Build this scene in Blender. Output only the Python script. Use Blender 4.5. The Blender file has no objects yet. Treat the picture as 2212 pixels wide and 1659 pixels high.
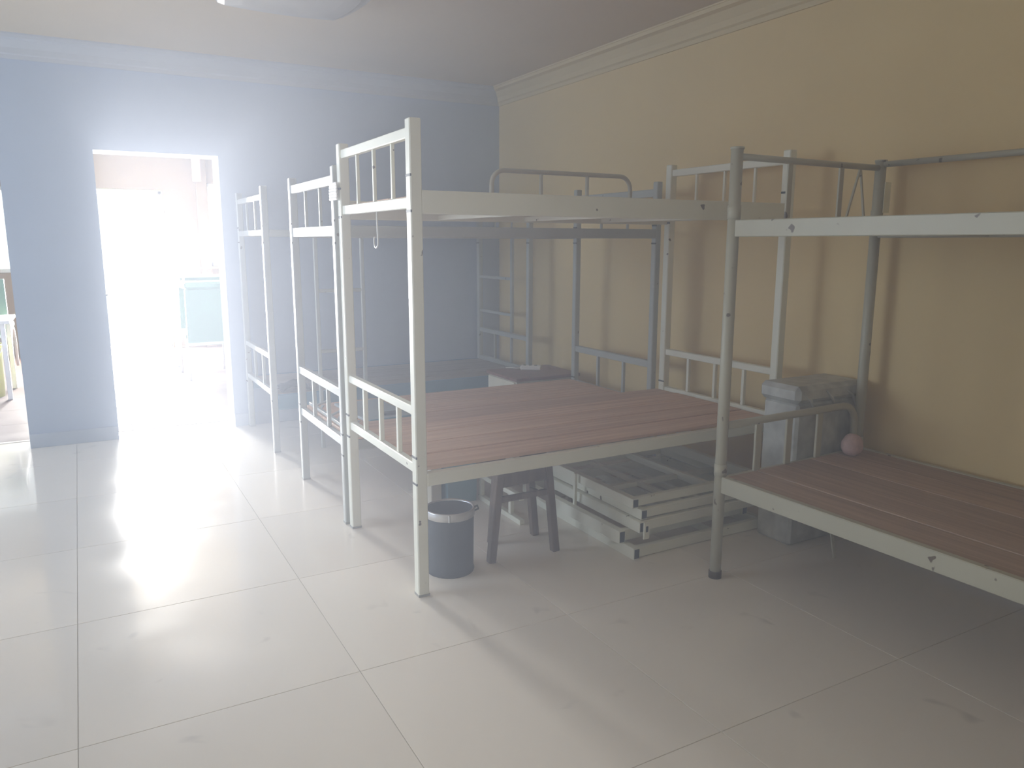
import bpy, bmesh, math, random
from mathutils import Vector, Matrix

random.seed(4)
scene = bpy.context.scene
C = scene.collection
PI = math.pi

# ------------------------------------------------------------------ camera
F_PX, PITCH, YAW, ROLL, CAM_H = 1662.0, 10.44, 29.15, 0.114, 1.37
cam_data = bpy.data.cameras.new('camera')
cam = bpy.data.objects.new('camera', cam_data)
C.objects.link(cam)
cam_data.sensor_fit = 'HORIZONTAL'
cam_data.sensor_width = 36.0
cam_data.lens = F_PX / 2212.0 * 36.0
cam_data.clip_start = 0.02
_p, _y, _r = math.radians(PITCH), math.radians(YAW), math.radians(ROLL)
fw = Vector((math.sin(_y) * math.cos(_p), math.cos(_y) * math.cos(_p), -math.sin(_p)))
rt = Vector((math.cos(_y), -math.sin(_y), 0))
up = rt.cross(fw)
rt2 = rt * math.cos(_r) + up * math.sin(_r)
up2 = -rt * math.sin(_r) + up * math.cos(_r)
m = Matrix((rt2, up2, -fw)).transposed().to_4x4()
m.translation = Vector((0, 0, CAM_H))
cam.matrix_world = m
scene.camera = cam

# ------------------------------------------------------------------ world, daylight, exposure
world = bpy.data.worlds.new('world')
scene.world = world
world.use_nodes = True
wn = world.node_tree.nodes['Background']
wn.inputs[0].default_value = (0.80, 0.90, 1.0, 1)
wn.inputs[1].default_value = 0.7

scene.view_settings.view_transform = 'Standard'
scene.view_settings.look = 'None'
scene.view_settings.exposure = 2.0
scene.view_settings.gamma = 1.0
scene.view_settings.use_curve_mapping = False
scene.cycles.max_bounces = 6
scene.cycles.diffuse_bounces = 6
scene.cycles.glossy_bounces = 2
scene.cycles.transmission_bounces = 2
scene.cycles.use_light_tree = False


def area_light(name, loc, size, energy, color, rot):
    d = bpy.data.lights.new(name, 'AREA')
    d.shape = 'RECTANGLE'
    d.size, d.size_y = size
    d.energy = energy
    d.color = color
    o = bpy.data.objects.new(name, d)
    C.objects.link(o)
    o.location = loc
    o.rotation_euler = rot
    return o


# daylight coming in through the openings of the room beyond (facing -Y)
FACE = (math.radians(-90), 0, 0)
area_light('daylight_balcony', (0.325, 11.12, 1.02), (1.32, 1.94), 490, (0.88, 0.90, 0.96), FACE)
# added fill light behind an invented window in the left wall (facing +X)
area_light('fill_light_left', (-3.45, 4.5, 1.55), (1.25, 2.2), 38, (0.60, 0.74, 1.0), (0, math.radians(-90), 0))

# weak added fill light at an invented window behind the viewer (facing +Y)
area_light('fill_light_rear', (-0.7, -1.86, 1.6), (1.5, 1.1), 3.6, (1.0, 0.92, 0.72), (math.radians(90), 0, 0))

HAZE_DENSITY = 0.112

# ------------------------------------------------------------------ materials
MATS = {}


def mat(name, color, rough=0.5, metal=0.0, spec=0.5, noise=None, coat=0.0):
    """noise: (scale, amount) gentle value variation over the surface"""
    if name in MATS:
        return MATS[name]
    mt = bpy.data.materials.new(name)
    mt.use_nodes = True
    nt = mt.node_tree
    b = nt.nodes['Principled BSDF']
    b.inputs['Roughness'].default_value = rough
    b.inputs['Metallic'].default_value = metal
    b.inputs['Specular IOR Level'].default_value = spec
    b.inputs['Coat Weight'].default_value = coat
    b.inputs['Base Color'].default_value = (*color, 1)
    sc, am = noise or (6.0, 0.06)
    tc = nt.nodes.new('ShaderNodeTexCoord')
    nz = nt.nodes.new('ShaderNodeTexNoise')
    nz.inputs['Scale'].default_value = sc
    nz.inputs['Detail'].default_value = 2
    rp = nt.nodes.new('ShaderNodeValToRGB')
    rp.color_ramp.elements[0].position = 0.3
    rp.color_ramp.elements[1].position = 0.7
    rp.color_ramp.elements[0].color = (*[c * (1 - am) for c in color], 1)
    rp.color_ramp.elements[1].color = (*[min(1, c * (1 + am)) for c in color], 1)
    nt.links.new(tc.outputs['Object'], nz.inputs['Vector'])
    nt.links.new(nz.outputs['Fac'], rp.inputs['Fac'])
    nt.links.new(rp.outputs['Color'], b.inputs['Base Color'])
    MATS[name] = mt
    return mt


def paint(name, color, rough=0.35, chip=0.72):
    """enamel paint on steel, with a few worn rusty chips"""
    mt = bpy.data.materials.new(name)
    mt.use_nodes = True
    nt = mt.node_tree
    b = nt.nodes['Principled BSDF']
    b.inputs['Roughness'].default_value = rough
    tc = nt.nodes.new('ShaderNodeTexCoord')
    oi = nt.nodes.new('ShaderNodeObjectInfo')
    ad = nt.nodes.new('ShaderNodeVectorMath')
    ad.operation = 'ADD'
    sc = nt.nodes.new('ShaderNodeVectorMath')
    sc.operation = 'SCALE'
    sc.inputs[0].default_value = (7, 3, 11)
    nt.links.new(oi.outputs['Random'], sc.inputs['Scale'])
    nt.links.new(tc.outputs['Object'], ad.inputs[0])
    nt.links.new(sc.outputs['Vector'], ad.inputs[1])
    n1 = nt.nodes.new('ShaderNodeTexNoise')
    n1.inputs['Scale'].default_value = 17
    n1.inputs['Detail'].default_value = 2
    n1.inputs['Roughness'].default_value = 0.62
    nt.links.new(ad.outputs['Vector'], n1.inputs['Vector'])
    r1 = nt.nodes.new('ShaderNodeValToRGB')
    r1.color_ramp.elements[0].position = chip
    r1.color_ramp.elements[0].color = (0, 0, 0, 1)
    r1.color_ramp.elements[1].position = chip + 0.025
    r1.color_ramp.elements[1].color = (1, 1, 1, 1)
    nt.links.new(n1.outputs['Fac'], r1.inputs['Fac'])
    n2 = nt.nodes.new('ShaderNodeTexNoise')
    n2.inputs['Scale'].default_value = 3.0
    nt.links.new(ad.outputs['Vector'], n2.inputs['Vector'])
    r2 = nt.nodes.new('ShaderNodeValToRGB')
    r2.color_ramp.elements[0].color = (*[c * 0.9 for c in color], 1)
    r2.color_ramp.elements[1].color = (*[min(1, c * 1.07) for c in color], 1)
    nt.links.new(n2.outputs['Fac'], r2.inputs['Fac'])
    mx = nt.nodes.new('ShaderNodeMixRGB')
    mx.inputs['Color2'].default_value = (0.16, 0.12, 0.085, 1)
    nt.links.new(r1.outputs['Color'], mx.inputs['Fac'])
    nt.links.new(r2.outputs['Color'], mx.inputs['Color1'])
    nt.links.new(mx.outputs['Color'], b.inputs['Base Color'])
    MATS[name] = mt
    return mt


def wood(name, dark, light, axis, rough=0.6):
    mt = bpy.data.materials.new(name)
    mt.use_nodes = True
    nt = mt.node_tree
    b = nt.nodes['Principled BSDF']
    b.inputs['Roughness'].default_value = rough
    tc = nt.nodes.new('ShaderNodeTexCoord')
    oi = nt.nodes.new('ShaderNodeObjectInfo')
    sc = nt.nodes.new('ShaderNodeVectorMath')
    sc.operation = 'SCALE'
    sc.inputs[0].default_value = (13, 29, 5)
    nt.links.new(oi.outputs['Random'], sc.inputs['Scale'])
    mp = nt.nodes.new('ShaderNodeMapping')
    s = [42.0, 42.0, 42.0]
    s[axis] = 1.6
    mp.inputs['Scale'].default_value = s
    ad = nt.nodes.new('ShaderNodeVectorMath')
    ad.operation = 'ADD'
    nt.links.new(tc.outputs['Object'], mp.inputs['Vector'])
    nt.links.new(mp.outputs['Vector'], ad.inputs[0])
    nt.links.new(sc.outputs['Vector'], ad.inputs[1])
    nz = nt.nodes.new('ShaderNodeTexNoise')
    nz.inputs['Scale'].default_value = 1.0
    nz.inputs['Detail'].default_value = 2
    nz.inputs['Distortion'].default_value = 0.6
    nt.links.new(ad.outputs['Vector'], nz.inputs['Vector'])
    rp = nt.nodes.new('ShaderNodeValToRGB')
    rp.color_ramp.elements[0].position = 0.28
    rp.color_ramp.elements[0].color = (*dark, 1)
    rp.color_ramp.elements[1].position = 0.68
    rp.color_ramp.elements[1].color = (*light, 1)
    nt.links.new(nz.outputs['Fac'], rp.inputs['Fac'])
    hs = nt.nodes.new('ShaderNodeHueSaturation')
    ma = nt.nodes.new('ShaderNodeMath')
    ma.operation = 'MULTIPLY_ADD'
    ma.inputs[1].default_value = 0.22
    ma.inputs[2].default_value = 0.89
    nt.links.new(oi.outputs['Random'], ma.inputs[0])
    nt.links.new(ma.outputs['Value'], hs.inputs['Value'])
    nt.links.new(rp.outputs['Color'], hs.inputs['Color'])
    nt.links.new(hs.outputs['Color'], b.inputs['Base Color'])
    bp = nt.nodes.new('ShaderNodeBump')
    bp.inputs['Strength'].default_value = 0.15
    bp.inputs['Distance'].default_value = 0.002
    nt.links.new(nz.outputs['Fac'], bp.inputs['Height'])
    nt.links.new(bp.outputs['Normal'], b.inputs['Normal'])
    MATS[name] = mt
    return mt


def plaster(name, color, scale=55, bump=0.08, var=0.03):
    mt = bpy.data.materials.new(name)
    mt.use_nodes = True
    nt = mt.node_tree
    b = nt.nodes['Principled BSDF']
    b.inputs['Roughness'].default_value = 0.85
    b.inputs['Specular IOR Level'].default_value = 0.25
    tc = nt.nodes.new('ShaderNodeTexCoord')
    n1 = nt.nodes.new('ShaderNodeTexNoise')
    n1.inputs['Scale'].default_value = 1.3
    n1.inputs['Detail'].default_value = 2
    nt.links.new(tc.outputs['Object'], n1.inputs['Vector'])
    rp = nt.nodes.new('ShaderNodeValToRGB')
    rp.color_ramp.elements[0].position = 0.3
    rp.color_ramp.elements[1].position = 0.7
    rp.color_ramp.elements[0].color = (*[c * (1 - var) for c in color], 1)
    rp.color_ramp.elements[1].color = (*[min(1, c * (1 + var)) for c in color], 1)
    nt.links.new(n1.outputs['Fac'], rp.inputs['Fac'])
    nt.links.new(rp.outputs['Color'], b.inputs['Base Color'])
    n2 = nt.nodes.new('ShaderNodeTexNoise')
    n2.inputs['Scale'].default_value = scale
    nt.links.new(tc.outputs['Object'], n2.inputs['Vector'])
    bp = nt.nodes.new('ShaderNodeBump')
    bp.inputs['Strength'].default_value = bump
    bp.inputs['Distance'].default_value = 0.003
    nt.links.new(n2.outputs['Fac'], bp.inputs['Height'])
    nt.links.new(bp.outputs['Normal'], b.inputs['Normal'])
    MATS[name] = mt
    return mt


def tile_material(name, color, rough=0.10, coat=0.24, spec=0.18):
    """polished floor tile with dusty scuffs and smeared footprints"""
    mt = bpy.data.materials.new(name)
    mt.use_nodes = True
    nt = mt.node_tree
    b = nt.nodes['Principled BSDF']
    b.inputs['Specular IOR Level'].default_value = spec
    b.inputs['Coat Weight'].default_value = coat
    b.inputs['Coat Roughness'].default_value = 0.04
    tc = nt.nodes.new('ShaderNodeTexCoord')
    oi = nt.nodes.new('ShaderNodeObjectInfo')
    gm = nt.nodes.new('ShaderNodeNewGeometry')
    n1 = nt.nodes.new('ShaderNodeTexNoise')
    n1.inputs['Scale'].default_value = 2.2
    n1.inputs['Detail'].default_value = 2
    nt.links.new(gm.outputs['Position'], n1.inputs['Vector'])
    rr = nt.nodes.new('ShaderNodeMapRange')
    rr.inputs['From Min'].default_value = 0.3
    rr.inputs['From Max'].default_value = 0.72
    rr.inputs['To Min'].default_value = rough * 0.8
    rr.inputs['To Max'].default_value = rough * 2.0
    nt.links.new(n1.outputs['Fac'], rr.inputs['Value'])
    nt.links.new(rr.outputs['Result'], b.inputs['Roughness'])
    # scuffs: sparse dark smudges
    n2 = nt.nodes.new('ShaderNodeTexNoise')
    n2.inputs['Scale'].default_value = 5.5
    n2.inputs['Detail'].default_value = 2
    n2.inputs['Distortion'].default_value = 0.8
    nt.links.new(gm.outputs['Position'], n2.inputs['Vector'])
    r2 = nt.nodes.new('ShaderNodeValToRGB')
    r2.color_ramp.elements[0].position = 0.68
    r2.color_ramp.elements[0].color = (0, 0, 0, 1)
    r2.color_ramp.elements[1].position = 0.80
    r2.color_ramp.elements[1].color = (0.5, 0.5, 0.5, 1)
    nt.links.new(n2.outputs['Fac'], r2.inputs['Fac'])
    mx = nt.nodes.new('ShaderNodeMixRGB')
    mx.inputs['Color1'].default_value = (*color, 1)
    mx.inputs['Color2'].default_value = (*[c * 0.55 for c in color], 1)
    nt.links.new(r2.outputs['Color'], mx.inputs['Fac'])
    hs = nt.nodes.new('ShaderNodeHueSaturation')
    ma = nt.nodes.new('ShaderNodeMath')
    ma.operation = 'MULTIPLY_ADD'
    ma.inputs[1].default_value = 0.06
    ma.inputs[2].default_value = 0.97
    nt.links.new(oi.outputs['Random'], ma.inputs[0])
    nt.links.new(ma.outputs['Value'], hs.inputs['Value'])
    nt.links.new(mx.outputs['Color'], hs.inputs['Color'])
    nt.links.new(hs.outputs['Color'], b.inputs['Base Color'])
    MATS[name] = mt
    return mt


M_WALL_FAR = plaster('wall_white_glare_tint', (0.50, 0.575, 0.71))  # white wall, blue of the glare veil mixed into its colour
M_WALL_R = plaster('wall_paint_cream', (0.83, 0.645, 0.335))
M_WALL_B = plaster('wall_paint_tan', (0.22, 0.18, 0.13))
M_CEIL = plaster('ceiling_paint', (0.70, 0.59, 0.44))
M_CROWN = plaster('crown_plaster', (0.58, 0.60, 0.64), 20, 0.03)
M_CROWNR = plaster('crown_plaster_cream', (0.74, 0.61, 0.37), 20, 0.03)
M_TILE = tile_material('floor_tile_polished', (0.88, 0.825, 0.74), 0.13)
M_GROUT = mat('tile_grout', (0.60, 0.56, 0.50), 0.9)
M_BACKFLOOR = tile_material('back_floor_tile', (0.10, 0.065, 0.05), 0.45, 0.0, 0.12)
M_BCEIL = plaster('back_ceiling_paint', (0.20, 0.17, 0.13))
M_BASE = mat('baseboard_tile', (0.54, 0.60, 0.70), 0.3)
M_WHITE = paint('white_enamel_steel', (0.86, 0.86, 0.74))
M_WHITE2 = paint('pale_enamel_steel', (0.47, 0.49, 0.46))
M_CREAM = paint('cream_enamel_steel', (0.52, 0.50, 0.39), 0.4, 0.69)
M_BLUE = mat('blue_enamel_steel', (0.10, 0.25, 0.36), 0.4)
M_DARK = mat('dark_bolt_steel', (0.06, 0.065, 0.07), 0.5, 0.6)
M_RUST = mat('rusty_brown_foot', (0.10, 0.075, 0.05), 0.8)
M_FOOT = mat('grey_rubber_foot', (0.34, 0.34, 0.31), 0.8)
M_WOODX = wood('plank_wood_x', (0.62, 0.38, 0.25), (0.82, 0.57, 0.40), 0)
M_WOODY = wood('plank_wood_y', (0.38, 0.26, 0.185), (0.54, 0.39, 0.29), 1)
M_WOODG = wood('dusty_plank_wood', (0.30, 0.26, 0.23), (0.44, 0.40, 0.36), 0)

# ------------------------------------------------------------------ mesh helpers


class MB:
    def __init__(self):
        self.bm = bmesh.new()

    def box(self, lo, hi, bev=0.0, rot=None, piv=None):
        bm = self.bm
        c = [(a + b) / 2 for a, b in zip(lo, hi)]
        s = [max(abs(b - a), 1e-5) for a, b in zip(lo, hi)]
        r = bmesh.ops.create_cube(bm, size=1.0)
        vs = r['verts']
        bmesh.ops.scale(bm, vec=s, verts=vs)
        bmesh.ops.translate(bm, vec=c, verts=vs)
        if rot:
            bmesh.ops.rotate(bm, cent=piv or c, matrix=Matrix.Rotation(rot[0], 3, rot[1]), verts=vs)
        if bev > 0:
            es = list({e for v in vs for e in v.link_edges})
            bmesh.ops.bevel(bm, geom=es, offset=min(bev, min(s) * 0.4), segments=1, affect='EDGES', profile=0.5)
        return self

    def bar(self, a, b, w, h, bev=0.0, upv=(0, 0, 1)):
        """rectangular bar from a to b, w across, h along upv"""
        a, b = Vector(a), Vector(b)
        d = (b - a).normalized()
        u = Vector(upv)
        if abs(d.dot(u)) > 0.99:
            u = Vector((0, 1, 0))
        s = d.cross(u).normalized()
        u = s.cross(d).normalized()
        bm = self.bm
        vs = []
        for p in (a, b):
            for sx, su in ((-1, -1), (1, -1), (1, 1), (-1, 1)):
                vs.append(bm.verts.new(p + s * sx * w / 2 + u * su * h / 2))
        q = [(0, 3, 2, 1), (4, 5, 6, 7), (0, 1, 5, 4), (1, 2, 6, 5), (2, 3, 7, 6), (3, 0, 4, 7)]
        fs = [bm.faces.new([vs[i] for i in f]) for f in q]
        if bev > 0:
            es = list({e for f in fs for e in f.edges})
            bmesh.ops.bevel(bm, geom=es, offset=bev, segments=1, affect='EDGES', profile=0.5)
        return self

    def tube(self, pts, r, n=10, caps=True):
        pts = [Vector(p) for p in pts]
        bm = self.bm
        rings = []
        prev = None
        for i, p in enumerate(pts):
            if i == 0:
                d = pts[1] - pts[0]
            elif i == len(pts) - 1:
                d = pts[-1] - pts[-2]
            else:
                d = (pts[i + 1] - p).normalized() + (p - pts[i - 1]).normalized()
            d.normalize()
            if prev is None:
                u = Vector((0, 0, 1)) if abs(d.z) < 0.9 else Vector((1, 0, 0))
            else:
                u = prev
            s = d.cross(u).normalized()
            u = s.cross(d).normalized()
            prev = u
            rr = r[i] if isinstance(r, (list, tuple)) else r
            rings.append([bm.verts.new(p + (s * math.cos(2 * PI * k / n) + u * math.sin(2 * PI * k / n)) * rr) for k in range(n)])
        for a, b in zip(rings, rings[1:]):
            for k in range(n):
                f = bm.faces.new([a[k], a[(k + 1) % n], b[(k + 1) % n], b[k]])
                f.smooth = True
        if caps:
            bm.faces.new(rings[0][::-1])
            bm.faces.new(rings[-1])
        return self

    def lathe(self, prof, cx, cy, n=40, sq=None):
        """prof: list of (radius, z)"""
        bm = self.bm
        rings = []
        for r, z in prof:
            rings.append([bm.verts.new((cx + r * math.cos(2 * PI * k / n), cy + r * math.sin(2 * PI * k / n), z)) for k in range(n)])
        for a, b in zip(rings, rings[1:]):
            for k in range(n):
                f = bm.faces.new([a[k], a[(k + 1) % n], b[(k + 1) % n], b[k]])
                f.smooth = True
        return self, rings

    def cap(self, ring, flip=False):
        self.bm.faces.new(ring[::-1] if flip else ring)
        return self

    def prism(self, poly, axis, t0, t1):
        """extrude a 2D polygon (in the two other axes) from t0 to t1 along axis"""
        bm = self.bm
        oth = [i for i in range(3) if i != axis]

        def P(p, t):
            v = [0, 0, 0]
            v[oth[0]], v[oth[1]], v[axis] = p[0], p[1], t
            return v
        A = [bm.verts.new(P(p, t0)) for p in poly]
        B = [bm.verts.new(P(p, t1)) for p in poly]
        n = len(poly)
        bm.faces.new(A)
        bm.faces.new(B[::-1])
        for i in range(n):
            bm.faces.new([A[i], B[i], B[(i + 1) % n], A[(i + 1) % n]])
        return self

    def mesh(self, name, material):
        bmesh.ops.recalc_face_normals(self.bm, faces=self.bm.faces)
        me = bpy.data.meshes.new(name)
        self.bm.to_mesh(me)
        self.bm.free()
        me.materials.append(material)
        return me

    def obj(self, name, material, parent=None):
        return link(name, self.mesh(name, material), parent)


def link(name, me, parent=None, loc=None):
    o = bpy.data.objects.new(name, me)
    C.objects.link(o)
    if parent is not None:
        o.parent = parent
    if loc is not None:
        o.location = loc
    return o


def thing(name, label, cat, loc=(0, 0, 0), rz=0.0, group=None):
    o = bpy.data.objects.new(name, None)
    C.objects.link(o)
    o.location = loc
    o.rotation_euler = (0, 0, rz)
    tag(o, label, cat, group)
    o.empty_display_size = 0.1
    return o


def tag(o, label, cat, group=None):
    o['label'] = label
    o['category'] = cat
    if group:
        o['group'] = group
    return o


def struct(o, label=None):
    o['kind'] = 'structure'
    if label:
        o['label'] = label
    return o


# ------------------------------------------------------------------ the setting
XW, YF, ZC = 3.19, 5.95, 2.62          # right wall, far wall face, ceiling
XL, YB = -3.2, -1.6                    # left wall, wall behind the camera
YF2 = 6.23                             # back face of the far wall
DX0, DX1, DZ = 0.148, 0.93, 1.966      # doorway
LX0, LX1, LZ = -1.17, -0.385, 1.97     # second opening on the left
BX0, BX1, BY = -3.2, 2.6, 10.9         # room beyond

# floors
f = MB().box((XL - 0.2, YB - 0.2, -0.12), (XW + 0.2, 6.19, -0.004)).obj('floor', M_GROUT)
struct(f, 'pale polished tile floor of the dormitory room')
TS, GAP = 0.80, 0.0022
tile_me = MB().box((GAP / 2, GAP / 2, -0.012), (TS - GAP / 2, TS - GAP / 2, 0.0), 0.0005).mesh('tile', M_TILE)
part_me = {}
x_start, y_start = -0.115 - 4 * TS, 2.235 - 5 * TS
for i in range(9):
    for j in range(11):
        x, y = x_start + i * TS, y_start + j * TS
        xa, xb = max(x, XL), min(x + TS, XW)
        ya, yb = max(y, YB), min(y + TS, 6.19)
        if xb - xa < 0.02 or yb - ya < 0.02:
            continue
        if xb - xa > TS - 0.002 and yb - ya > TS - 0.002:
            me = tile_me
        else:
            key = (round(xa - x, 3), round(xb - x, 3), round(ya - y, 3), round(yb - y, 3))
            if key not in part_me:
                part_me[key] = MB().box((key[0] + GAP / 2, key[2] + GAP / 2, -0.012), (key[1] - GAP / 2, key[3] - GAP / 2, 0.0), 0.0005).mesh('tile', M_TILE)
            me = part_me[key]
        link('tile', me, f, (x, y, 0))

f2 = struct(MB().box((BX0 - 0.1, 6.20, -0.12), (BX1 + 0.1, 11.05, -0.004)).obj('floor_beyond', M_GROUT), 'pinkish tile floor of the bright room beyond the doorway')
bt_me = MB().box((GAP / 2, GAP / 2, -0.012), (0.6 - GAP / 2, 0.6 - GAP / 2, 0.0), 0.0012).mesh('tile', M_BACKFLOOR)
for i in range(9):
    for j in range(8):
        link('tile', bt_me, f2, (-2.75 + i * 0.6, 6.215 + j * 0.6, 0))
struct(MB().box((DX0 - 0.03, 6.175, -0.01), (DX1 + 0.03, 6.215, 0.003), 0.001).obj('trim_1', M_GROUT), 'dark threshold strip across the doorway')
struct(MB().box((LX0 - 0.03, 6.175, -0.01), (LX1 + 0.03, 6.215, 0.003), 0.001).obj('trim_2', M_GROUT), 'dark threshold strip across the left opening')

# ceiling (main room and room beyond)
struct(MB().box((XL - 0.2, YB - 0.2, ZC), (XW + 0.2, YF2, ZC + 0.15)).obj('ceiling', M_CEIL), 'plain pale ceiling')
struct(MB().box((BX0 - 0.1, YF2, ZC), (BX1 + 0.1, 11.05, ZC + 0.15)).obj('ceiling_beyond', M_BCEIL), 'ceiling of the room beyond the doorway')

# far wall with its two openings
w = MB()
w.box((XL - 0.2, YF, 0), (LX0, YF2, ZC))
w.box((LX0, YF, LZ), (LX1, YF2, ZC))
w.box((LX1, YF, 0), (DX0, YF2, ZC))
w.box((DX0, YF, DZ), (DX1, YF2, ZC))
w.box((DX1, YF, 0), (XW + 0.2, YF2, ZC))
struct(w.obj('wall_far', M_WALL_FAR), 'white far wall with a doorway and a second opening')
struct(MB().box((XW, YB - 0.2, 0), (XW + 0.2, YF, ZC)).obj('wall_right', M_WALL_R), 'cream painted right wall behind the beds')
QY0, QY1, QZ0, QZ1 = 3.35, 5.65, 0.9, 2.2   # added opening in the unseen left wall, lets fill light in
w = MB()
w.box((XL - 0.2, YB, 0), (XL, QY0, ZC))
w.box((XL - 0.2, QY1, 0), (XL, YF, ZC))
w.box((XL - 0.2, QY0, 0), (XL, QY1, QZ0))
w.box((XL - 0.2, QY0, QZ1), (XL, QY1, ZC))
struct(w.obj('wall_left', M_WALL_FAR), 'left wall of the room with a wide added window for fill light')
RX0, RX1, RZ0, RZ1 = -1.5, 0.1, 1.0, 2.2   # added opening behind the viewer for the weak fill light
w = MB()
w.box((XL - 0.2, YB - 0.2, 0), (RX0, YB, ZC))
w.box((RX1, YB - 0.2, 0), (XW, YB, ZC))
w.box((RX0, YB - 0.2, 0), (RX1, YB, RZ0))
w.box((RX0, YB - 0.2, RZ1), (RX1, YB, ZC))
struct(w.obj('wall_back', M_WALL_B), 'wall behind the viewer with an added window for fill light')

# baseboards
for k, (a, b) in enumerate(((LX1, DX0), (DX1, XW), (XL, LX0))):
    nm = ('baseboard_pier', 'baseboard_far', 'baseboard_left_end')[k]
    struct(MB().box((a, YF - 0.010, 0), (b, YF, 0.095), 0.002).obj(nm, M_BASE), ('tile baseboard on the pier beside the doorway', 'tile baseboard along the far wall', 'tile baseboard left of the opening')[k])
struct(MB().box((XW - 0.010, YB, 0), (XW, YF, 0.095), 0.002).obj('baseboard_right', M_BASE), 'tile baseboard along the right wall')

# stepped crown moulding
CP, CH = 0.115, 0.135


def crown_profile(sgn, wall):
    z0 = ZC
    prof = [(0, z0), (0, z0 - CH), (0.012, z0 - CH), (0.016, z0 - CH + 0.022), (0.030, z0 - CH + 0.030), (0.038, z0 - CH + 0.060),
            (0.062, z0 - CH + 0.092), (0.070, z0 - 0.034), (CP - 0.014, z0 - 0.026), (CP - 0.008, z0 - 0.008), (CP, z0 - 0.008), (CP, z0)]
    return [(wall + sgn * a, z) for a, z in prof]


struct(MB().prism(crown_profile(-1, XW), 1, YB, YF).obj('trim_3', M_CROWNR), 'stepped plaster crown moulding along the right wall')
struct(MB().prism(crown_profile(-1, YF), 0, XL, XW).obj('trim_4', M_CROWN), 'stepped plaster crown moulding along the far wall')
struct(MB().prism(crown_profile(1, XL), 1, YB, YF).obj('trim_5', M_CROWN), 'stepped plaster crown moulding along the left wall')

# small strike plate on the doorway's left jamb
M_PLATE = mat('brushed_plate', (0.35, 0.34, 0.33), 0.4, 0.8)
struct(MB().box((DX0, 6.02, 1.00), (DX0 + 0.012, 6.06, 1.012), 0.002).obj('trim_6', M_PLATE), 'small latch plate on the doorway jamb')

# room beyond: walls and openings
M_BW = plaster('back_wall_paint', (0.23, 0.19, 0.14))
M_ALU = mat('white_aluminium', (0.80, 0.82, 0.83), 0.35)
PX0, PX1, PZ = -0.35, 1.0, 2.0         # balcony opening
WX0, WX1, WZ0, WZ1 = 1.53, 2.5, 1.05, 2.12
VX0, VX1, VZ0, VZ1 = -1.68, -0.62, 1.0, 2.0
w = MB()
Y0, Y1 = BY, BY + 0.2
w.box((BX0, Y0, 0), (VX0, Y1, ZC))
w.box((VX0, Y0, 0), (VX1, Y1, VZ0))
w.box((VX0, Y0, VZ1), (VX1, Y1, ZC))
w.box((VX1, Y0, 0), (PX0, Y1, ZC))
w.box((PX0, Y0, PZ), (PX1, Y1, ZC))
w.box((PX1, Y0, 0), (WX0, Y1, ZC))
w.box((WX0, Y0, 0), (WX1, Y1, WZ0))
w.box((WX0, Y0, WZ1), (WX1, Y1, ZC))
w.box((WX1, Y0, 0), (BX1 + 0.1, Y1, ZC))
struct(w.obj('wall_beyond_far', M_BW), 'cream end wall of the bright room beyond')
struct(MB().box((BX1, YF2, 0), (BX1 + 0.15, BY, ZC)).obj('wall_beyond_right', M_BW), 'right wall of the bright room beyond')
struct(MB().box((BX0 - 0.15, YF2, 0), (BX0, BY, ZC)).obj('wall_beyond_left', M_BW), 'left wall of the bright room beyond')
# pilaster beside the small window
struct(MB().box((1.40, BY - 0.10, 0), (WX0, BY, ZC), 0.004).obj('trim_7', M_BW), 'tan pilaster beside the bright window beyond')


def window_frame(name, x0, x1, z0, z1, y, label, mull=1):
    o = MB()
    t = 0.045
    o.box((x0, y, z0), (x0 + t, y + 0.05, z1), 0.003)
    o.box((x1 - t, y, z0), (x1, y + 0.05, z1), 0.003)
    o.box((x0, y, z1 - t), (x1, y + 0.05, z1), 0.003)
    o.box((x0, y, z0), (x1, y + 0.05, z0 + t), 0.003)
    root = struct(o.obj(name, M_ALU), label)
    for k in range(mull):
        xm = x0 + (x1 - x0) * (k + 1) / (mull + 1)
        MB().box((xm - 0.02, y + 0.005, z0 + t), (xm + 0.02, y + 0.045, z1 - t), 0.003).obj('mullion', M_ALU, root)
    return root


window_frame('door_1', PX0, PX1, 0.0, PZ, BY + 0.10, 'white framed balcony door flooded with daylight', 1)
window_frame('window_1', WX0, WX1, WZ0, WZ1, BY + 0.10, 'white framed window right of the balcony door', 1)
wo = window_frame('added_window_left', 0.0, QY1 - QY0, QZ0, QZ1, -0.025, 'added white framed window in the left wall, for fill light', 2)  # invented frame around the left fill opening
wo.rotation_euler = (0, 0, PI / 2)
wo.location = (XL - 0.1, QY0, 0)
window_frame('added_window_rear', RX0, RX1, RZ0, RZ1, YB - 0.12, 'added white framed window behind the viewer, for fill light', 1)  # invented frame around the rear fill opening
window_frame('window_2', VX0, VX1, VZ0, VZ1, BY + 0.10, 'white framed window at the left of the room beyond', 1)
struct(MB().box((1.36, BY - 0.17, WZ0 - 0.03), (WX1, BY - 0.02, WZ0), 0.004).obj('trim_8', M_BW), 'sill below the bright window beyond')
M_VAL = mat('mauve_valance_cloth', (0.42, 0.33, 0.31), 0.9)
o = MB().box((1.36, BY - 0.19, 2.12), (1.46, BY - 0.105, 2.42), 0.01).obj('electrical_box', M_VAL)
tag(o, 'mauve box high on the pilaster in the room beyond', 'box')

# ------------------------------------------------------------------ bunk beds


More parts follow.
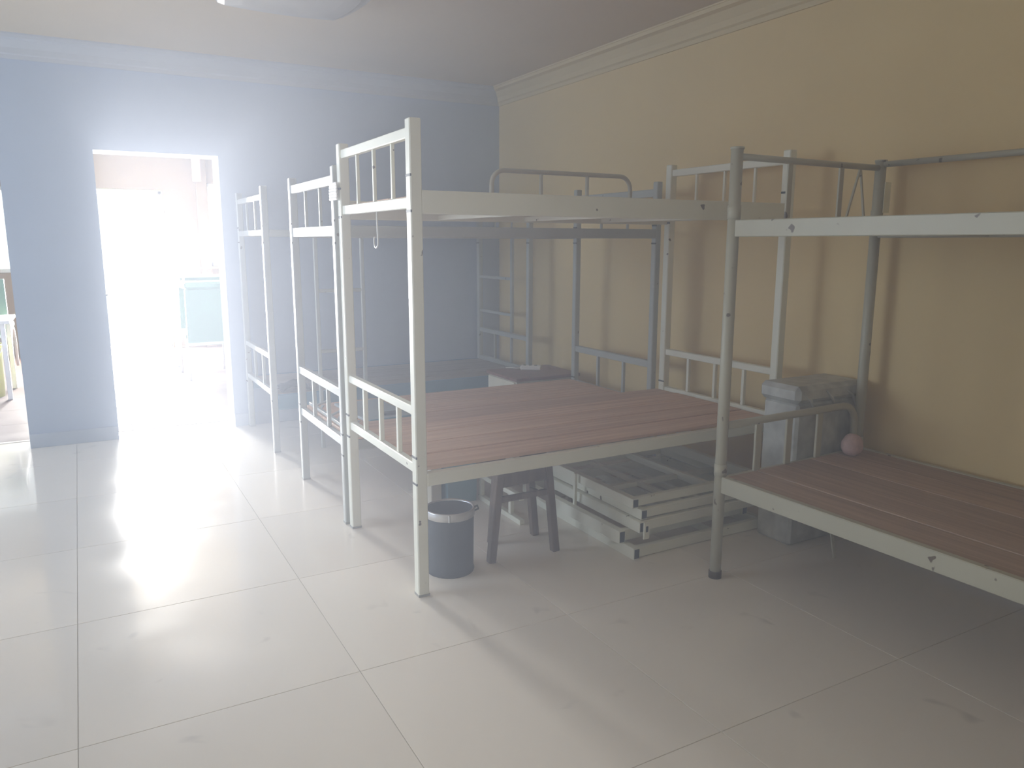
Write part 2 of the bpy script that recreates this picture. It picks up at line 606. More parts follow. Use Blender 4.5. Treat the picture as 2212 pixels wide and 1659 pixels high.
def planks(root, x0, x1, y0, y1, z, n, axis, mtl, gap=0.004, th=0.016, jitter=None):
    if axis == 0:
        wd = (y1 - y0) / n
        me = MB().box((x0, -wd / 2 + gap / 2, -th), (x1, wd / 2 - gap / 2, 0), 0.0015).mesh('plank', mtl)
        for k in range(n):
            link('plank', me, root, (0, y0 + wd * (k + 0.5), z + random.uniform(-0.003, 0.003)))
    else:
        wd = (x1 - x0) / n
        me = MB().box((-wd / 2 + gap / 2, y0, -th), (wd / 2 - gap / 2, y1, 0), 0.0015).mesh('plank', mtl)
        for k in range(n):
            link('plank', me, root, (x0 + wd * (k + 0.5), 0, z + random.uniform(-0.0015, 0.0015)))


def end_panel(root, x, y0, y1, zb, zt, n, mtl, s, bar=0.03, spw=0.016, nm='end_rail'):
    """bed end in the plane x: lower bar zb=(z0,z1), upper bar zt=(z0,z1), n spindles between"""
    MB().box((x - bar / 2, y0 + s / 2, zb[0]), (x + bar / 2, y1 - s / 2, zb[1]), 0.003).obj(nm, mtl, root)
    top = MB().box((x - bar / 2, y0 + s / 2, zt[0]), (x + bar / 2, y1 - s / 2, zt[1]), 0.003).obj(nm, mtl, root)
    me = MB().box((-spw / 2, -spw / 2, zb[1]), (spw / 2, spw / 2, zt[0]), 0.002).mesh('spindle', mtl)
    for k in range(n):
        link('spindle', me, top, (x, y0 + (y1 - y0) * (k + 1) / (n + 1), 0))
    return top


def bunk(label, x0, x1, y0, y1, H, s, up, lo, ends, mtl, wood_m, nplank=5, lo_mtl=None, group='steel bunk beds in the room', joints=(), lo_planks=True, cover=(0, 0), lo_lift=0.001):
    """x0..y1 are post centres; up/lo = (z0,z1) of the side rails; ends = dict upper/lower -> (zb, zt, n)"""
    cx, cy = (x0 + x1) / 2, (y0 + y1) / 2
    root = thing('bunk_bed', label, 'bunk bed', (cx, cy, 0), 0, group)
    hx, hy = (x1 - x0) / 2, (y1 - y0) / 2
    pm = MB().box((-s / 2, -s / 2, 0), (s / 2, s / 2, H), 0.004).mesh('post', mtl)
    jm = MB().box((-s / 2 - 0.0015, -s / 2 - 0.0015, 0), (-s / 2 + 0.004, s / 2 - 0.002, 0.009), 0.001).mesh('post_joint', M_DARK)
    fm = MB().box((-s / 2 - 0.001, -s / 2 - 0.001, 0), (s / 2 + 0.001, s / 2 + 0.001, 0.010), 0.001).mesh('foot_cap', M_FOOT)
    for sx in (-1, 1):
        for sy in (-1, 1):
            p = link('post', pm, root, (sx * hx, sy * hy, 0))
            for z in joints:
                link('post_joint', jm, p, (0, 0, z))
            link('foot_cap', fm, p, (0, 0, 0))
    rw = 0.03
    for nm, (z0, z1), mm in (('side_rail', up, mtl), ('side_rail', lo, lo_mtl or mtl)):
        me = MB().box((-hx + s / 2, -rw / 2, z0), (hx - s / 2, rw / 2, z1), 0.003).mesh(nm, mm)
        for sy in (-1, 1):
            link(nm, me, root, (0, sy * (hy + s / 2 - rw / 2), 0))
    for k in range(3):
        x = -hx + 2 * hx * (k + 1) / 4
        for z0, z1 in (up, lo):
            MB().box((x - 0.015, -hy, z0 + 0.004), (x + 0.015, hy, z0 + 0.028), 0.002).obj('cross_bar', mtl, root)
    for ex in (-1, 1):
        for key in ('upper', 'lower'):
            zb, zt, n = ends[key]
            end_panel(root, ex * hx, -hy, hy, zb, zt, n, mtl, s, spw=0.014 if key == 'upper' else 0.019)
    planks(root, -hx + s / 2 + 0.004, hx - s / 2 - 0.004, -hy + 0.01, hy - 0.01, up[1] - 0.012, nplank, 0, wood_m)
    if lo_planks:
        planks(root, -hx + s / 2 + 0.004, hx - s / 2 - 0.004, -hy + 0.012 + cover[0], hy - 0.012 + cover[1], lo[1] + lo_lift, nplank, 0, wood_m, gap=0.010)
    return root


bedA = bunk('tall white steel bunk bed nearest the open floor, bin and stool under it',
            1.075, 2.98, 2.652, 3.492, 1.80, 0.045, (1.470, 1.553), (0.447, 0.500),
            {'upper': ((1.490, 1.530), (1.735, 1.772), 3), 'lower': ((0.495, 0.533), (0.722, 0.757), 3)},
            M_WHITE, M_WOODX, 5, joints=(0.455, 0.56, 1.475, 1.60), cover=(0, 0.042), lo_lift=0.016)
# arched tube guard on the far side of the upper bunk
ga = []
ax0, ax1, az = 1.84 - 2.0275, 2.705 - 2.0275, 1.725
for k in range(7):
    t = PI / 2 * k / 6
    ga.append((ax0 + 0.07 - 0.07 * math.cos(t), 0.44, az - 0.07 + 0.07 * math.sin(t)))
gb = [(ax1 - 0.07 + 0.07 * math.sin(PI / 2 * k / 6), 0.44, az - 0.07 + 0.07 * math.cos(PI / 2 * k / 6)) for k in range(7)]
g = MB().tube([(ax0, 0.44, 1.48)] + ga + gb + [(ax1, 0.44, 1.48)], 0.012, 10).obj('guard_rail', M_CREAM, bedA)
for k in (1, 2):
    x = ax0 + (ax1 - ax0) * k / 3
    MB().tube([(x, 0.44, 1.48), (x, 0.44, az)], 0.010, 8).obj('guard_post', M_CREAM, g)

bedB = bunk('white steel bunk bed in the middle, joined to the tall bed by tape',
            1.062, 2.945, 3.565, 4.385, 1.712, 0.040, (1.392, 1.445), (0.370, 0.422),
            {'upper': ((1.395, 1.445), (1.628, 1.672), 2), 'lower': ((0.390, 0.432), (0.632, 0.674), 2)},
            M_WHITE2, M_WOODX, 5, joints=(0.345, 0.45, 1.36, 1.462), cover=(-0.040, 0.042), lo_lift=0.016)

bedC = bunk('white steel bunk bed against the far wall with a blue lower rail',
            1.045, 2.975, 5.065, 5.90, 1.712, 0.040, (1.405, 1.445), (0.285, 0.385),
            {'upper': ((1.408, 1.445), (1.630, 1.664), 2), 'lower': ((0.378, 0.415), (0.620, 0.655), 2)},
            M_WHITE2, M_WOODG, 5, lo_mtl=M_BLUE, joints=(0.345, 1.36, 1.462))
# ladder on the near side of the far bed
hx = (2.975 - 1.045) / 2
hy = (5.90 - 5.065) / 2
lad = MB()
lx0, lx1 = 1.345 - 2.01, 1.655 - 2.01
ly = -hy - 0.036
lad.box((lx0 - 0.012, ly - 0.012, 0), (lx0 + 0.012, ly + 0.012, 1.402), 0.003)
lad.box((lx1 - 0.012, ly - 0.012, 0), (lx1 + 0.012, ly + 0.012, 1.402), 0.003)
lado = lad.obj('ladder', M_WHITE2, bedC)
for z in (0.26, 0.655, 1.055):
    MB().box((lx0 + 0.012, ly - 0.010, z - 0.011), (lx1 - 0.012, ly + 0.010, z + 0.011), 0.002).obj('rung', M_WHITE2, lado)
# climbing rungs at its right end
up_ = MB().box((hx - 0.012, -hy + 0.26, 0.66), (hx + 0.012, -hy + 0.284, 1.40), 0.003).obj('ladder', M_WHITE2, bedC)
for z in (0.80, 1.085):
    MB().box((hx - 0.010, -hy + 0.284, z - 0.011), (hx + 0.010, hy - 0.02, z + 0.011), 0.002).obj('rung', M_WHITE2, up_)

# --- bed D: round posts, along the right wall
RD = math.radians(2.0)
bedD = thing('bunk_bed', 'cream bunk bed with round posts along the right wall, nearest on the right', 'bunk bed', (2.205, 2.215, 0), RD, 'steel bunk beds in the room')
DW, DL = 0.885, 1.92
pmD = MB()
pmD.tube([(0, 0, 0), (0, 0, 1.718)], 0.023, 16)
pmD = pmD.mesh('post', M_CREAM)
capD = MB().tube([(0, 0, 1.716), (0, 0, 1.724), (0, 0, 1.7245)], [0.026, 0.026, 0.018], 16).mesh('post_cap', M_CREAM)
footD = MB().tube([(0, 0, 0), (0, 0, 0.03)], 0.0265, 16).mesh('foot_cap', M_RUST)
jointD = MB().tube([(0, 0, 0), (0, 0, 0.05)], 0.0255, 16).mesh('post_joint', M_CREAM)
for px, py in ((0, 0), (DW, 0), (0, -DL), (DW, -DL)):
    p = link('post', pmD, bedD, (px, py, 0))
    link('post_cap', capD, p)
    link('foot_cap', footD, p)
    link('post_joint', jointD, p, (0, 0, 1.46))
    link('post_joint', jointD, p, (0, 0, 0.44))
for (z0, z1) in ((1.392, 1.455), (0.372, 0.440)):
    me = MB().box((-0.015, -DL + 0.02, z0), (0.015, -0.02, z1), 0.003).mesh('side_rail', M_CREAM)
    link('side_rail', me, bedD, (0, 0, 0))
    link('side_rail', me, bedD, (DW, 0, 0))
    for py in (0, -DL):
        MB().box((0.02, py - 0.014, z0 + 0.01), (DW - 0.02, py + 0.014, z1 - 0.01), 0.003).obj('end_rail', M_CREAM, bedD)
    for k in range(3):
        yy = -DL * (k + 1) / 4
        MB().box((0.01, yy - 0.015, z0 + 0.004), (DW - 0.01, yy + 0.015, z0 + 0.028), 0.002).obj('cross_bar', M_CREAM, bedD)
    planks(bedD, 0.017, DW - 0.005, -DL + 0.03, -0.018, z1 - 0.004, 5, 1, M_WOODY)
# lower headboard: arched tube with flat uprights
for py in (0, -DL):
    pts = [(0.02, py, 0.645), (0.76, py, 0.645)] + [(0.76 + 0.09 * math.sin(PI / 2 * k / 6), py, 0.645 - 0.09 + 0.09 * math.cos(PI / 2 * k / 6)) for k in range(1, 7)] + [(0.85, py, 0.42)]
    hb = MB().tube(pts, 0.016, 10).obj('headboard_tube', M_CREAM, bedD)
    me = MB().box((-0.018, -0.006, 0.43), (0.018, 0.006, 0.64), 0.002).mesh('spindle', M_CREAM)
    for x in (0.21, 0.40, 0.60):
        link('spindle', me, hb, (x, py, 0))
    # upper headboard
    hb = MB().tube([(0.02, py, 1.69), (DW - 0.02, py, 1.69)], 0.013, 10).obj('headboard_tube', M_CREAM, bedD)
    me = MB().box((-0.014, -0.005, 1.445), (0.014, 0.005, 1.69), 0.002).mesh('spindle', M_CREAM)
    for x in (0.30, 0.62):
        link('spindle', me, hb, (x, py, 0))
    if py == 0:
        MB().bar((0.665, 0, 1.45), (0.745, 0, 1.685), 0.008, 0.008).obj('brace', M_CREAM, hb)
        MB().bar((0.80, 0, 1.45), (0.745, 0, 1.685), 0.008, 0.008).obj('brace', M_CREAM, hb)
g = MB().tube([(DW, -0.02, 1.705), (DW, -DL + 0.02, 1.705)], 0.013, 10).obj('guard_rail', M_CREAM, bedD)
for k in range(1, 4):
    yy = -DL * k / 4 - 0.15
    MB().tube([(DW, yy, 1.45), (DW, yy, 1.70)], 0.009, 8).obj('guard_post', M_CREAM, g)
MB().bar((0.60, -0.13, 0.0), (0.66, 0.0, 0.375), 0.012, 0.012).obj('brace', M_CREAM, bedD)
o = MB().box((DW - 0.002, -0.030, 1.50), (DW + 0.040, -0.027, 1.63), 0.0005).obj('paper_tag', mat('yellowed_paper', (0.90, 0.88, 0.70), 0.8), bedD)
o['label'] = 'pale yellowed paper strip on the post'

# ------------------------------------------------------------------ things around the beds
# tape wrapped round two neighbouring posts
M_TAPE = mat('white_tape', (0.80, 0.78, 0.73), 0.7, noise=(40, 0.12))
o = MB()
for k in range(6):
    z = 1.555 + k * 0.013
    e = 0.004 + 0.003 * random.random()
    o.box((1.0385 - e, 3.474 - e, z), (1.0415, 3.580 + e, z + 0.0135), 0.003)
tag(o.obj('tape_wrap', M_TAPE), 'white tape binding the posts of the two neighbouring bunk beds', 'tape')

# S-hook hanging under the upper bunk
hk = MB()
hp = []
for k in range(11):
    a = PI * (0.15 + 1.2 * k / 10)
    hp.append((1.07, 3.06 + 0.026 * math.cos(a + PI * 0.5 + 0.3) * 0 + 0.024 * math.cos(PI + 1.25 * PI * k / 10), 1.372 + 0.026 * math.sin(PI + 1.25 * PI * k / 10)))
hk.tube([(1.07, 3.043, 1.49), (1.07, 3.040, 1.42)] + hp, 0.0035, 8)
tag(hk.obj('hanging_hook', mat('white_plastic', (0.78, 0.79, 0.78), 0.4)), 'white plastic hook hanging from the end of the upper bunk', 'hook')

# waste bin under the near bed
M_BIN = mat('bin_charcoal', (0.055, 0.065, 0.075), 0.5)
M_STEEL = mat('brushed_rim_steel', (0.62, 0.62, 0.63), 0.35, 0.7)
bx, by = 1.274, 2.820
bin_ = thing('waste_bin', 'round charcoal waste bin with a silver rim under the near bed', 'waste bin', (bx, by, 0))
b_, rings = MB().lathe([(0.094, 0.004), (0.099, 0.0), (0.102, 0.008), (0.098, 0.022), (0.102, 0.272), (0.102, 0.276), (0.098, 0.276), (0.095, 0.03)], 0, 0, 40)
b_.cap(rings[0])
b_.cap(rings[-1])
b_.obj('bucket', M_BIN, bin_)
r_, _ = MB().lathe([(0.1025, 0.244), (0.1055, 0.246), (0.1055, 0.275), (0.1035, 0.279), (0.0985, 0.279), (0.0975, 0.272)], 0, 0, 40)
rim = r_.obj('rim_band', M_STEEL, bin_)
a = math.radians(-115)
MB().box((-0.004, -0.003, 0.245), (0.004, 0.003, 0.276), 0.001, (0.45, 'Z'), (0, 0, 0.25)).obj('band_clip', M_STEEL, rim).location = (0.106 * math.cos(a), 0.106 * math.sin(a), 0)
o = MB().tube([(0.102, 0.02, 0.262), (0.119, 0.02, 0.270), (0.119, -0.02, 0.270), (0.102, -0.02, 0.262)], 0.004, 8).obj('handle', M_BIN, bin_)
o.rotation_euler = (0, 0, math.radians(-20))

# wooden stool
M_STOOL = wood('stool_dark_wood', (0.10, 0.062, 0.040), (0.165, 0.11, 0.075), 2)
st = thing('wooden_stool', 'dark wooden four-legged stool under the near bed beside the bin', 'stool', (1.622, 2.885, 0))
lg = {(-1, -1): (-0.165, -0.09), (1, -1): (0.148, -0.112), (1, 1): (0.168, 0.10), (-1, 1): (-0.062, 0.102)}
for (sx, sy), (fx, fy) in lg.items():
    MB().bar((fx, fy, 0), (sx * 0.120 + (0.08 if (sx, sy) == (-1, 1) else 0), sy * 0.085, 0.405), 0.034, 0.034, 0.003, (0, 1, 0)).obj('leg', M_STOOL, st)
MB().box((-0.165, -0.125, 0.405), (0.165, 0.125, 0.432), 0.006).obj('seat', M_STOOL, st)
for sy in (-1, 1):
    MB().box((-0.105 + (0.07 if sy > 0 else 0), sy * 0.086 - 0.010, 0.335), (0.105, sy * 0.086 + 0.010, 0.404), 0.002).obj('apron', M_STOOL, st)
    MB().box((-0.125 + (0.07 if sy > 0 else 0), sy * 0.090 - 0.009, 0.265), (0.125, sy * 0.090 + 0.009, 0.290), 0.002).obj('stretcher', M_STOOL, st)
for sx in (-1, 1):
    dx = 0.08 if sx < 0 else 0.0
    MB().bar((sx * 0.121, -0.07, 0.37), (sx * 0.121 + dx * 0.82, 0.07, 0.37), 0.020, 0.069, 0.002).obj('apron', M_STOOL, st)
    MB().bar((sx * 0.131, -0.075, 0.238), (sx * 0.131 + dx * 0.85, 0.075, 0.238), 0.018, 0.025, 0.002).obj('stretcher', M_STOOL, st)

# stack of spare steel bed frames under the near bed


def hollow(o, a, b, w, h):
    """square tube open at both ends"""
    o.bar(a, b, w, h, 0.002)


def spare_frame(label, x0, y0, x1, y1, z, h, bars, rz=0.0, plate=False):
    root = thing('spare_bed_frame', label, 'bed frame', (x0, y0, z), rz, 'spare steel frames stacked under the near bed')
    X, Y = x1 - x0, y1 - y0
    t = 0.034
    for x in (0, X):
        r = MB().box((x - t / 2, -0.012, 0), (x + t / 2, Y + 0.012, h), 0.002).obj('rail', M_WHITE, root)
        MB().box((x - t / 2 + 0.004, -0.0135, 0.005), (x + t / 2 - 0.004, -0.0115, h - 0.005)).obj('tube_mouth', M_DARK, r)
    for y in (0, Y):
        MB().box((t / 2, y, 0.003), (X - t / 2, y + 0.028, h - 0.003), 0.002).obj('cross_rail', M_WHITE, root)
    for k in range(bars):
        x = X * (0.62 if bars == 1 else (k + 1) / (bars + 1))
        MB().box((x - 0.012, 0.028, 0.012), (x + 0.012, Y, h - 0.012), 0.002).obj('slat', M_WHITE, root)
    if bars > 1:
        MB().box((t / 2, Y * 0.45, 0.008), (X - t / 2, Y * 0.45 + 0.03, h - 0.014), 0.002).obj('cross_rail', M_WHITE, root)
    if plate:
        p = MB().box((0, -0.022, -0.030), (0.034, -0.014, h), 0.003).obj('hook_plate', M_WHITE, root)
        MB().box((0.011, -0.0235, 0.004), (0.023, -0.0215, 0.030)).obj('slot', M_DARK, p)
    return root


spare_frame('lowest spare white steel bed frame, on the floor under the near bed', 2.030, 2.525, 2.80, 3.38, 0.0, 0.052, 1, 0.0, False)
spare_frame('second lowest spare steel frame in the stack, set back a little', 2.005, 2.60, 2.76, 3.42, 0.054, 0.058, 1, 0.01, False)
spare_frame('spare steel frame with a slotted hook plate, third in the stack', 2.065, 2.535, 2.84, 3.30, 0.114, 0.050, 1, 0.0, True)
spare_frame('fourth spare steel frame from the floor, just under the topmost', 2.085, 2.55, 2.86, 3.35, 0.167, 0.046, 2, -0.01, False)
spare_frame('topmost spare white steel frame of the stack under the near bed', 2.055, 2.575, 2.83, 3.40, 0.216, 0.044, 1, 0.0, False)
# a loose strut leaning on the stack
tag(MB().bar((2.02, 2.99, 0.055), (2.018, 2.985, 0.27), 0.016, 0.016, 0.002).obj('loose_strut', M_WHITE), 'thin upright white strut leaning on the side of the frame stack', 'strut')

# a narrow ladder lying on its side behind the stool
ld = thing('loose_ladder', 'short white steel ladder lying on its side behind the stool', 'ladder', (1.800, 3.12, 0))
for z in (0.0, 0.125):
    MB().box((-0.014, 0, z), (0.014, 0.46, z + 0.026), 0.002).obj('ladder_side', M_WHITE, ld)
for y in (0.10, 0.425):
    MB().box((-0.011, y, 0.026), (0.011, y + 0.025, 0.125), 0.002).obj('rung', M_WHITE, ld)

# blue storage box and cream carton on the floor behind the bin
M_BLUEP = mat('pale_blue_plastic', (0.20, 0.37, 0.45), 0.4)
sb = thing('storage_box', 'pale blue plastic storage box on the floor behind the bin', 'storage box', (1.684, 3.73, 0))
MB().prism([(-0.082, 0), (0.082, 0), (0.092, 0.27), (-0.092, 0.27)], 1, -0.17, 0.17).obj('tub', M_BLUEP, sb)
MB().box((-0.098, -0.18, 0.27), (0.098, 0.18, 0.292), 0.006).obj('lid', M_BLUEP, sb)
MB().box((-0.05, -0.19, 0.235), (0.05, -0.176, 0.275), 0.004).obj('clip', mat('white_clip_plastic', (0.75, 0.76, 0.75), 0.4), sb)
cb = thing('carton', 'slim cream carton on the floor beside the blue storage box', 'carton', (1.552, 3.72, 0))
MB().box((-0.034, -0.13, 0), (0.026, 0.13, 0.25), 0.003).obj('carton_body', mat('cream_card', (0.58, 0.54, 0.44), 0.8), cb)
MB().box((-0.034, -0.132, 0.248), (-0.006, 0.132, 0.253), 0.001).obj('flap', MATS['cream_card'], cb)
MB().box((-0.002, -0.132, 0.248), (0.026, 0.132, 0.253), 0.001).obj('flap', MATS['cream_card'], cb)

# board and white rack on the middle bed's lower bunk
M_GREYB = mat('grey_board', (0.34, 0.40, 0.42), 0.6)
bd = thing('flat_board', 'thin grey board with a blue edge lying on the middle bed', 'board', (1.33, 4.03, 0.442), 0.05)
MB().box((-0.10, -0.28, 0), (0.17, 0.26, 0.014), 0.002).obj('board_top', M_GREYB, bd)
MB().box((-0.10, -0.292, 0), (0.17, -0.28, 0.024), 0.002).obj('blue_edge', mat('blue_edging', (0.06, 0.25, 0.36), 0.4), bd)
MB().box((0.02, -0.20, 0.014), (0.10, -0.16, 0.030), 0.004).obj('latch', M_DARK, bd)
rk = thing('folded_rack', 'folded white metal rack lying on the end of the middle bed', 'rack', (1.13, 3.98, 0.442), 0.0)
for k, y in enumerate((-0.30, -0.16, 0.0, 0.17, 0.29)):
    MB().bar((-0.03, y, 0.010 + 0.006 * (k % 2)), (0.065 - 0.06 * (k % 2), y + 0.07, 0.022), 0.016, 0.010, 0.002).obj('rack_bar', M_WHITE2, rk)
for x in (-0.028,):
    MB().bar((x, -0.34, 0.012), (x, 0.38, 0.012), 0.018, 0.018, 0.002).obj('rack_rail', M_WHITE2, rk)
# dark cloth on the far bed
o = MB()
vs = []
rng = random.Random(8)
N = 9
for i in range(N + 1):
    for j in range(N + 1):
        u, v = i / N * 2 - 1, j / N * 2 - 1
        r = max(0.0, 1 - (u * u + v * v) * 0.62)
        h = 0.055 * r ** 0.5 + 0.012 * math.sin(5 * u + 2 * v) * r + rng.uniform(-0.004, 0.004) * r
        vs.append(o.bm.verts.new((u * 0.10 + rng.uniform(-0.006, 0.006), v * 0.09, max(0.0, h))))
for i in range(N):
    for j in range(N):
        q = [vs[i * (N + 1) + j], vs[(i + 1) * (N + 1) + j], vs[(i + 1) * (N + 1) + j + 1], vs[i * (N + 1) + j + 1]]
        o.bm.faces.new(q).smooth = True
bot = o.bm.faces.new([vs[i * (N + 1)] for i in range(N + 1)] + [vs[N * (N + 1) + j] for j in range(1, N + 1)] + [vs[i * (N + 1) + N] for i in range(N - 1, -1, -1)] + [vs[j] for j in range(N - 1, 0, -1)])
cl = o.obj('crumpled_cloth', mat('dark_cloth', (0.012, 0.014, 0.02), 0.9))
cl.location = (1.20, 5.20, 0.387)
tag(cl, 'dark crumpled cloth on the end of the far bed', 'cloth')

# bedside cabinet between the middle and far beds
cbx = thing('bedside_cabinet', 'low cream cabinet with a reddish brown top between the middle and far beds', 'cabinet', (2.775, 4.675, 0), 0.0)
M_CAB = mat('cream_laminate', (0.74, 0.70, 0.58), 0.45)
M_CABT = wood('reddish_top', (0.20, 0.085, 0.065), (0.30, 0.14, 0.105), 0, 0.4)
MB().box((-0.245, -0.20, 0.03), (0.245, 0.20, 0.438), 0.003).obj('body', M_CAB, cbx)
MB().box((-0.262, -0.222, 0.438), (0.262, 0.218, 0.462), 0.004).obj('top', M_CABT, cbx)
for z0, z1 in ((0.04, 0.25), (0.262, 0.43)):
    d = MB().box((-0.258, -0.19, z0), (-0.245, 0.19, z1), 0.002).obj('drawer', M_CAB, cbx)
    MB().bar((-0.272, -0.04, (z0 + z1) / 2), (-0.272, 0.04, (z0 + z1) / 2), 0.010, 0.010, 0.002).obj('handle', M_STEEL, d)
    MB().box((-0.270, -0.04, (z0 + z1) / 2 - 0.004), (-0.258, -0.032, (z0 + z1) / 2 + 0.004)).obj('handle', M_STEEL, d)
for sx in (-1, 1):
    for sy in (-1, 1):
        MB().box((sx * 0.21 - 0.02, sy * 0.165 - 0.02, 0), (sx * 0.21 + 0.02, sy * 0.165 + 0.02, 0.03), 0.002).obj('foot', M_CAB, cbx)
ps = thing('power_strip', 'small white power strip lying on the reddish cabinet top', 'power strip', (2.80, 4.74, 0.462), math.radians(-38))
MB().box((-0.075, -0.024, 0), (0.075, 0.024, 0.032), 0.006).obj('strip_body', mat('strip_plastic', (0.82, 0.80, 0.76), 0.4), ps)
for k in range(3):
    MB().box((-0.055 + k * 0.04, -0.012, 0.031), (-0.035 + k * 0.04, 0.012, 0.0335), 0.001).obj('socket', M_DARK, ps)
MB().tube([(-0.074, 0, 0.012), (-0.11, 0.01, 0.006), (-0.15, 0.04, 0.005), (-0.19, 0.03, 0.005)], 0.004, 8).obj('cord', MATS['strip_plastic'], ps)

# wrapped white box standing between the near bed and the right-hand bed
M_WRAP = mat('grey_white_plastic_wrap', (0.50, 0.51, 0.49), 0.35, noise=(14, 0.25))
wb = thing('wrapped_box', 'tall greyish plastic-wrapped box by the right wall behind the headboard', 'box', (2.90, 2.393, 0))
MB().box((-0.17, -0.10, 0), (0.24, 0.10, 0.665), 0.012).obj('box_body', M_WRAP, wb)
ld_ = MB().box((-0.19, -0.115, 0.665), (0.25, 0.115, 0.745), 0.02).obj('box_lid', M_WRAP, wb)
for k in range(3):
    x = -0.15 + 0.14 * k
    h = 0.02 + 0.018 * rng.random()
    MB().tube([(x, -0.114, 0.70 + 0.02 * rng.random()), (x + 0.04, -0.118, 0.68), (x + 0.07, -0.114, 0.655 - h)], [0.003, 0.007, 0.004], 8).obj('wrap_fold', M_WRAP, wb)

# pink plush ball on the right-hand bed
M_PINK = mat('pink_plush', (0.62, 0.44, 0.42), 0.95, noise=(60, 0.12))
pk = MB()
bmesh.ops.create_icosphere(pk.bm, subdivisions=3, radius=0.052)
for v in pk.bm.verts:
    d = v.co.normalized()
    v.co = Vector((v.co.x * 0.95, v.co.y * 0.85, v.co.z)) * (1 + 0.035 * math.sin(7 * d.x + 3 * d.z) + 0.02 * math.sin(13 * d.y))
    if v.co.z < -0.045:
        v.co.z = -0.045
for fc in pk.bm.faces:
    fc.smooth = True
pko = pk.obj('plush_ball', M_PINK)
pko.location = (2.945, 2.165, 0.484)
tag(pko, 'small pink plush ball at the head of the right-hand bed', 'ball')

# ceiling lamp: square with bowed sides, switched off
lampc = (1.015, 3.985)


def bowed(hw, bow, n=14):
    pts = []
    for s in range(4):
        for k in range(n):
            t = -1 + 2 * k / n
            x, y = t * hw, -hw - bow * (1 - t * t)
            a = s * PI / 2
            pts.append((x * math.cos(a) - y * math.sin(a), x * math.sin(a) + y * math.cos(a)))
    return pts


def bowed_shell(rows, material, name, parent):
    o = MB()
    rings = [[o.bm.verts.new((x, y, z)) for x, y in bowed(hw, bow)] for hw, bow, z in rows]
    for a, b in zip(rings, rings[1:]):
        n = len(a)
        for k in range(n):
            o.bm.faces.new([a[k], a[(k + 1) % n], b[(k + 1) % n], b[k]])
    o.bm.faces.new(rings[-1])
    o.bm.faces.new(rings[0][::-1])
    return o.obj(name, material, parent)


cl_ = thing('ceiling_lamp', 'square white ceiling lamp with bowed sides, switched off', 'ceiling lamp', (lampc[0], lampc[1], ZC))
M_LAMP = mat('lamp_acrylic', (0.52, 0.49, 0.45), 0.3)
M_LAMPR = mat('lamp_rim_white', (0.60, 0.57, 0.53), 0.35)
bowed_shell([(0.345, 0.035, 0), (0.350, 0.036, -0.045), (0.343, 0.035, -0.062), (0.325, 0.034, -0.066)], M_LAMPR, 'lamp_rim', cl_)
bowed_shell([(0.310, 0.032, -0.060), (0.300, 0.032, -0.085), (0.272, 0.030, -0.100), (0.20, 0.02, -0.108)], M_LAMP, 'lamp_diffuser', cl_)

# ------------------------------------------------------------------ the bright room beyond
M_WHITE3 = paint('bright_enamel_steel', (0.80, 0.82, 0.82))
bk = bunk('white bunk bed in the bright room beyond the doorway', 0.885, 2.45, 9.19, 10.06, 1.70, 0.04, (1.39, 1.455), (0.39, 0.44),
          {'upper': ((1.40, 1.445), (1.63, 1.67), 3), 'lower': ((0.39, 0.43), (0.63, 0.67), 3)}, M_WHITE3, M_WOODX, 4, joints=(1.36, 1.462))

M_GREEN = mat('mint_green_vinyl', (0.15, 0.28, 0.19), 0.45)
M_CHROME = mat('white_tube_enamel', (0.85, 0.85, 0.84), 0.3)


def green_chair(label, loc, rz=0.0, flip=False):
    root = thing('tube_chair', label, 'chair', loc, rz, 'green chairs with white tube legs')
    k = -1 if flip else 1

    def Z(z):
        return z * k
    W, D = 0.215, 0.25
    for sx in (-1, 1):
        pts = []
        for i in range(13):
            a = PI * i / 12
            pts.append((sx * W, -0.26 * math.cos(a) * (1.0 if abs(math.cos(a)) > 0.999 else 0.90), Z(0.28 + 0.14 * math.sin(a))))
        pts = [(sx * W, -0.28, Z(0))] + pts + [(sx * W, 0.28, Z(0))]
        MB().tube(pts, 0.013, 10).obj('leg_hoop', M_CHROME, root)
    zs = sorted((Z(0.40), Z(0.47)))
    MB().box((-W - 0.01, -D, zs[0]), (W + 0.01, D, zs[1]), 0.02).obj('seat', M_GREEN, root)
    # leaning padded back on the -Y side
    b = MB()
    b.prism([(-D - 0.02, Z(0.36)), (-D + 0.04, Z(0.36)), (-D - 0.01, Z(0.90)), (-D - 0.06, Z(0.90))], 0, -W, W)
    b.obj('backrest', M_GREEN, root)
    zs = sorted((Z(0.345), Z(0.375)))
    MB().box((-W, -D - 0.03, zs[0]), (W, -D + 0.05, zs[1]), 0.004).obj('seat_rail', mat('pale_mint_trim', (0.62, 0.80, 0.80), 0.4), root)
    return root


green_chair('upright mint green chair with white tube legs seen through the doorway', (1.095, 8.50, 0), 0.03)
green_chair('upside-down mint green chair stacked on the other beyond the doorway', (1.105, 8.46, 1.375), PI + 0.03, True)

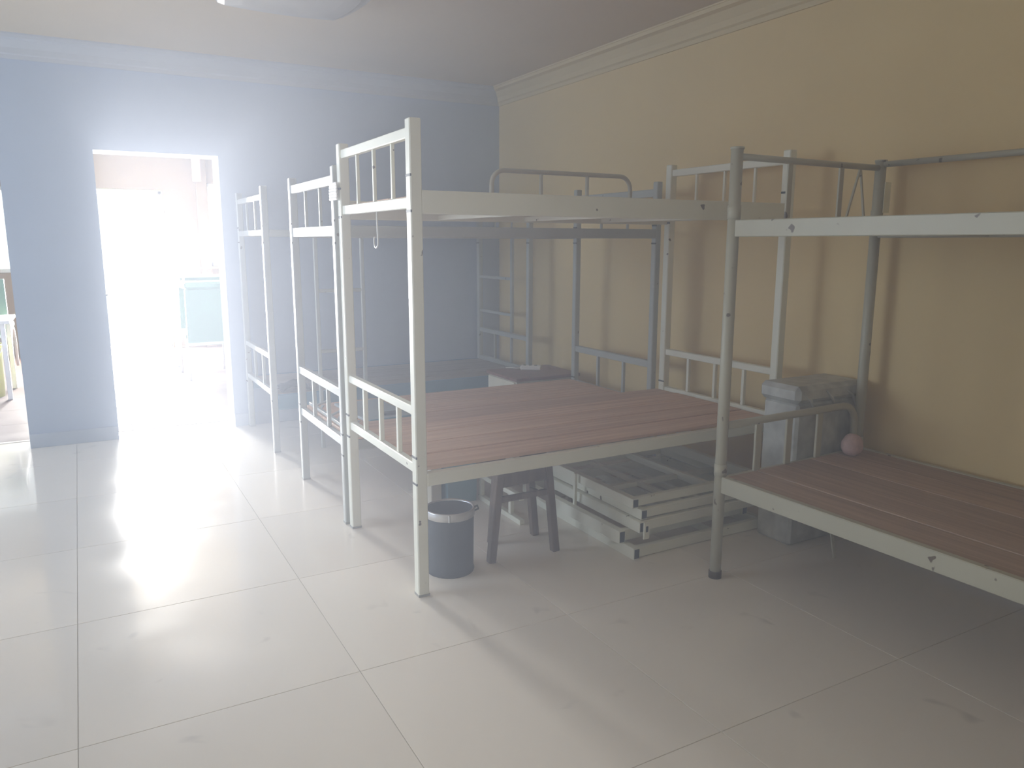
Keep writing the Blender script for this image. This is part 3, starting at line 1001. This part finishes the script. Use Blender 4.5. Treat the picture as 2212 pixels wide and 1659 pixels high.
# seen through the left opening: table, green chair, yellow bin
tb = thing('side_table', 'white topped table glimpsed through the left opening', 'table', (-1.16, 8.25, 0))
MB().box((-0.58, -0.35, 0.665), (0.60, 0.35, 0.695), 0.004).obj('table_top', M_CHROME, tb)
for sx in (-1, 1):
    for sy in (-1, 1):
        MB().box((sx * 0.54 - 0.018, sy * 0.30 - 0.018, 0), (sx * 0.54 + 0.018, sy * 0.30 + 0.018, 0.665), 0.003).obj('leg', M_CHROME, tb)
green_chair('mint green chair behind the table in the left opening', (-0.84, 8.98, 0.12), 0.0)
M_YEL = mat('yellow_green_plastic', (0.62, 0.66, 0.16), 0.4)
yb = thing('yellow_bin', 'yellow green plastic bin under the table in the left opening', 'bin', (-0.80, 8.18, 0))
b_, rings = MB().lathe([(0.125, 0.0), (0.145, 0.45), (0.155, 0.452), (0.155, 0.47), (0.14, 0.47), (0.118, 0.02)], 0, 0, 28)
b_.cap(rings[0], True)
b_.cap(rings[-1])
b_.obj('bucket', M_YEL, yb)
h_ = MB().tube([(0.15 * math.cos(t), 0.15 * math.sin(t) * 0.25 - 0.15, 0.45 - 0.10 * math.sin(t)) for t in [PI * k / 10 for k in range(11)]], 0.004, 6)
h_.obj('handle', M_CHROME, yb)

# ------------------------------------------------------------------ haze volume standing in for lens glare
hz = MB().box((XL + 0.01, YB + 0.01, 0.001), (XW - 0.002, YF - 0.002, ZC - 0.001)).mesh('haze', bpy.data.materials.new('glare_haze_volume'))
hm = hz.materials[0]
hm.use_nodes = True
nt = hm.node_tree
for n in list(nt.nodes):
    if n.type == 'BSDF_PRINCIPLED':
        nt.nodes.remove(n)
vs_ = nt.nodes.new('ShaderNodeVolumeScatter')
vs_.inputs['Color'].default_value = (0.82, 0.87, 1.0, 1)
vs_.inputs['Density'].default_value = HAZE_DENSITY
vs_.inputs['Anisotropy'].default_value = 0.38
nt.links.new(vs_.outputs['Volume'], nt.nodes['Material Output'].inputs['Volume'])
hzo = link('haze', hz)
hzo['kind'] = 'stuff'
hzo['label'] = 'bluish daylight haze volume added in place of lens glare'
hzo['category'] = 'haze'
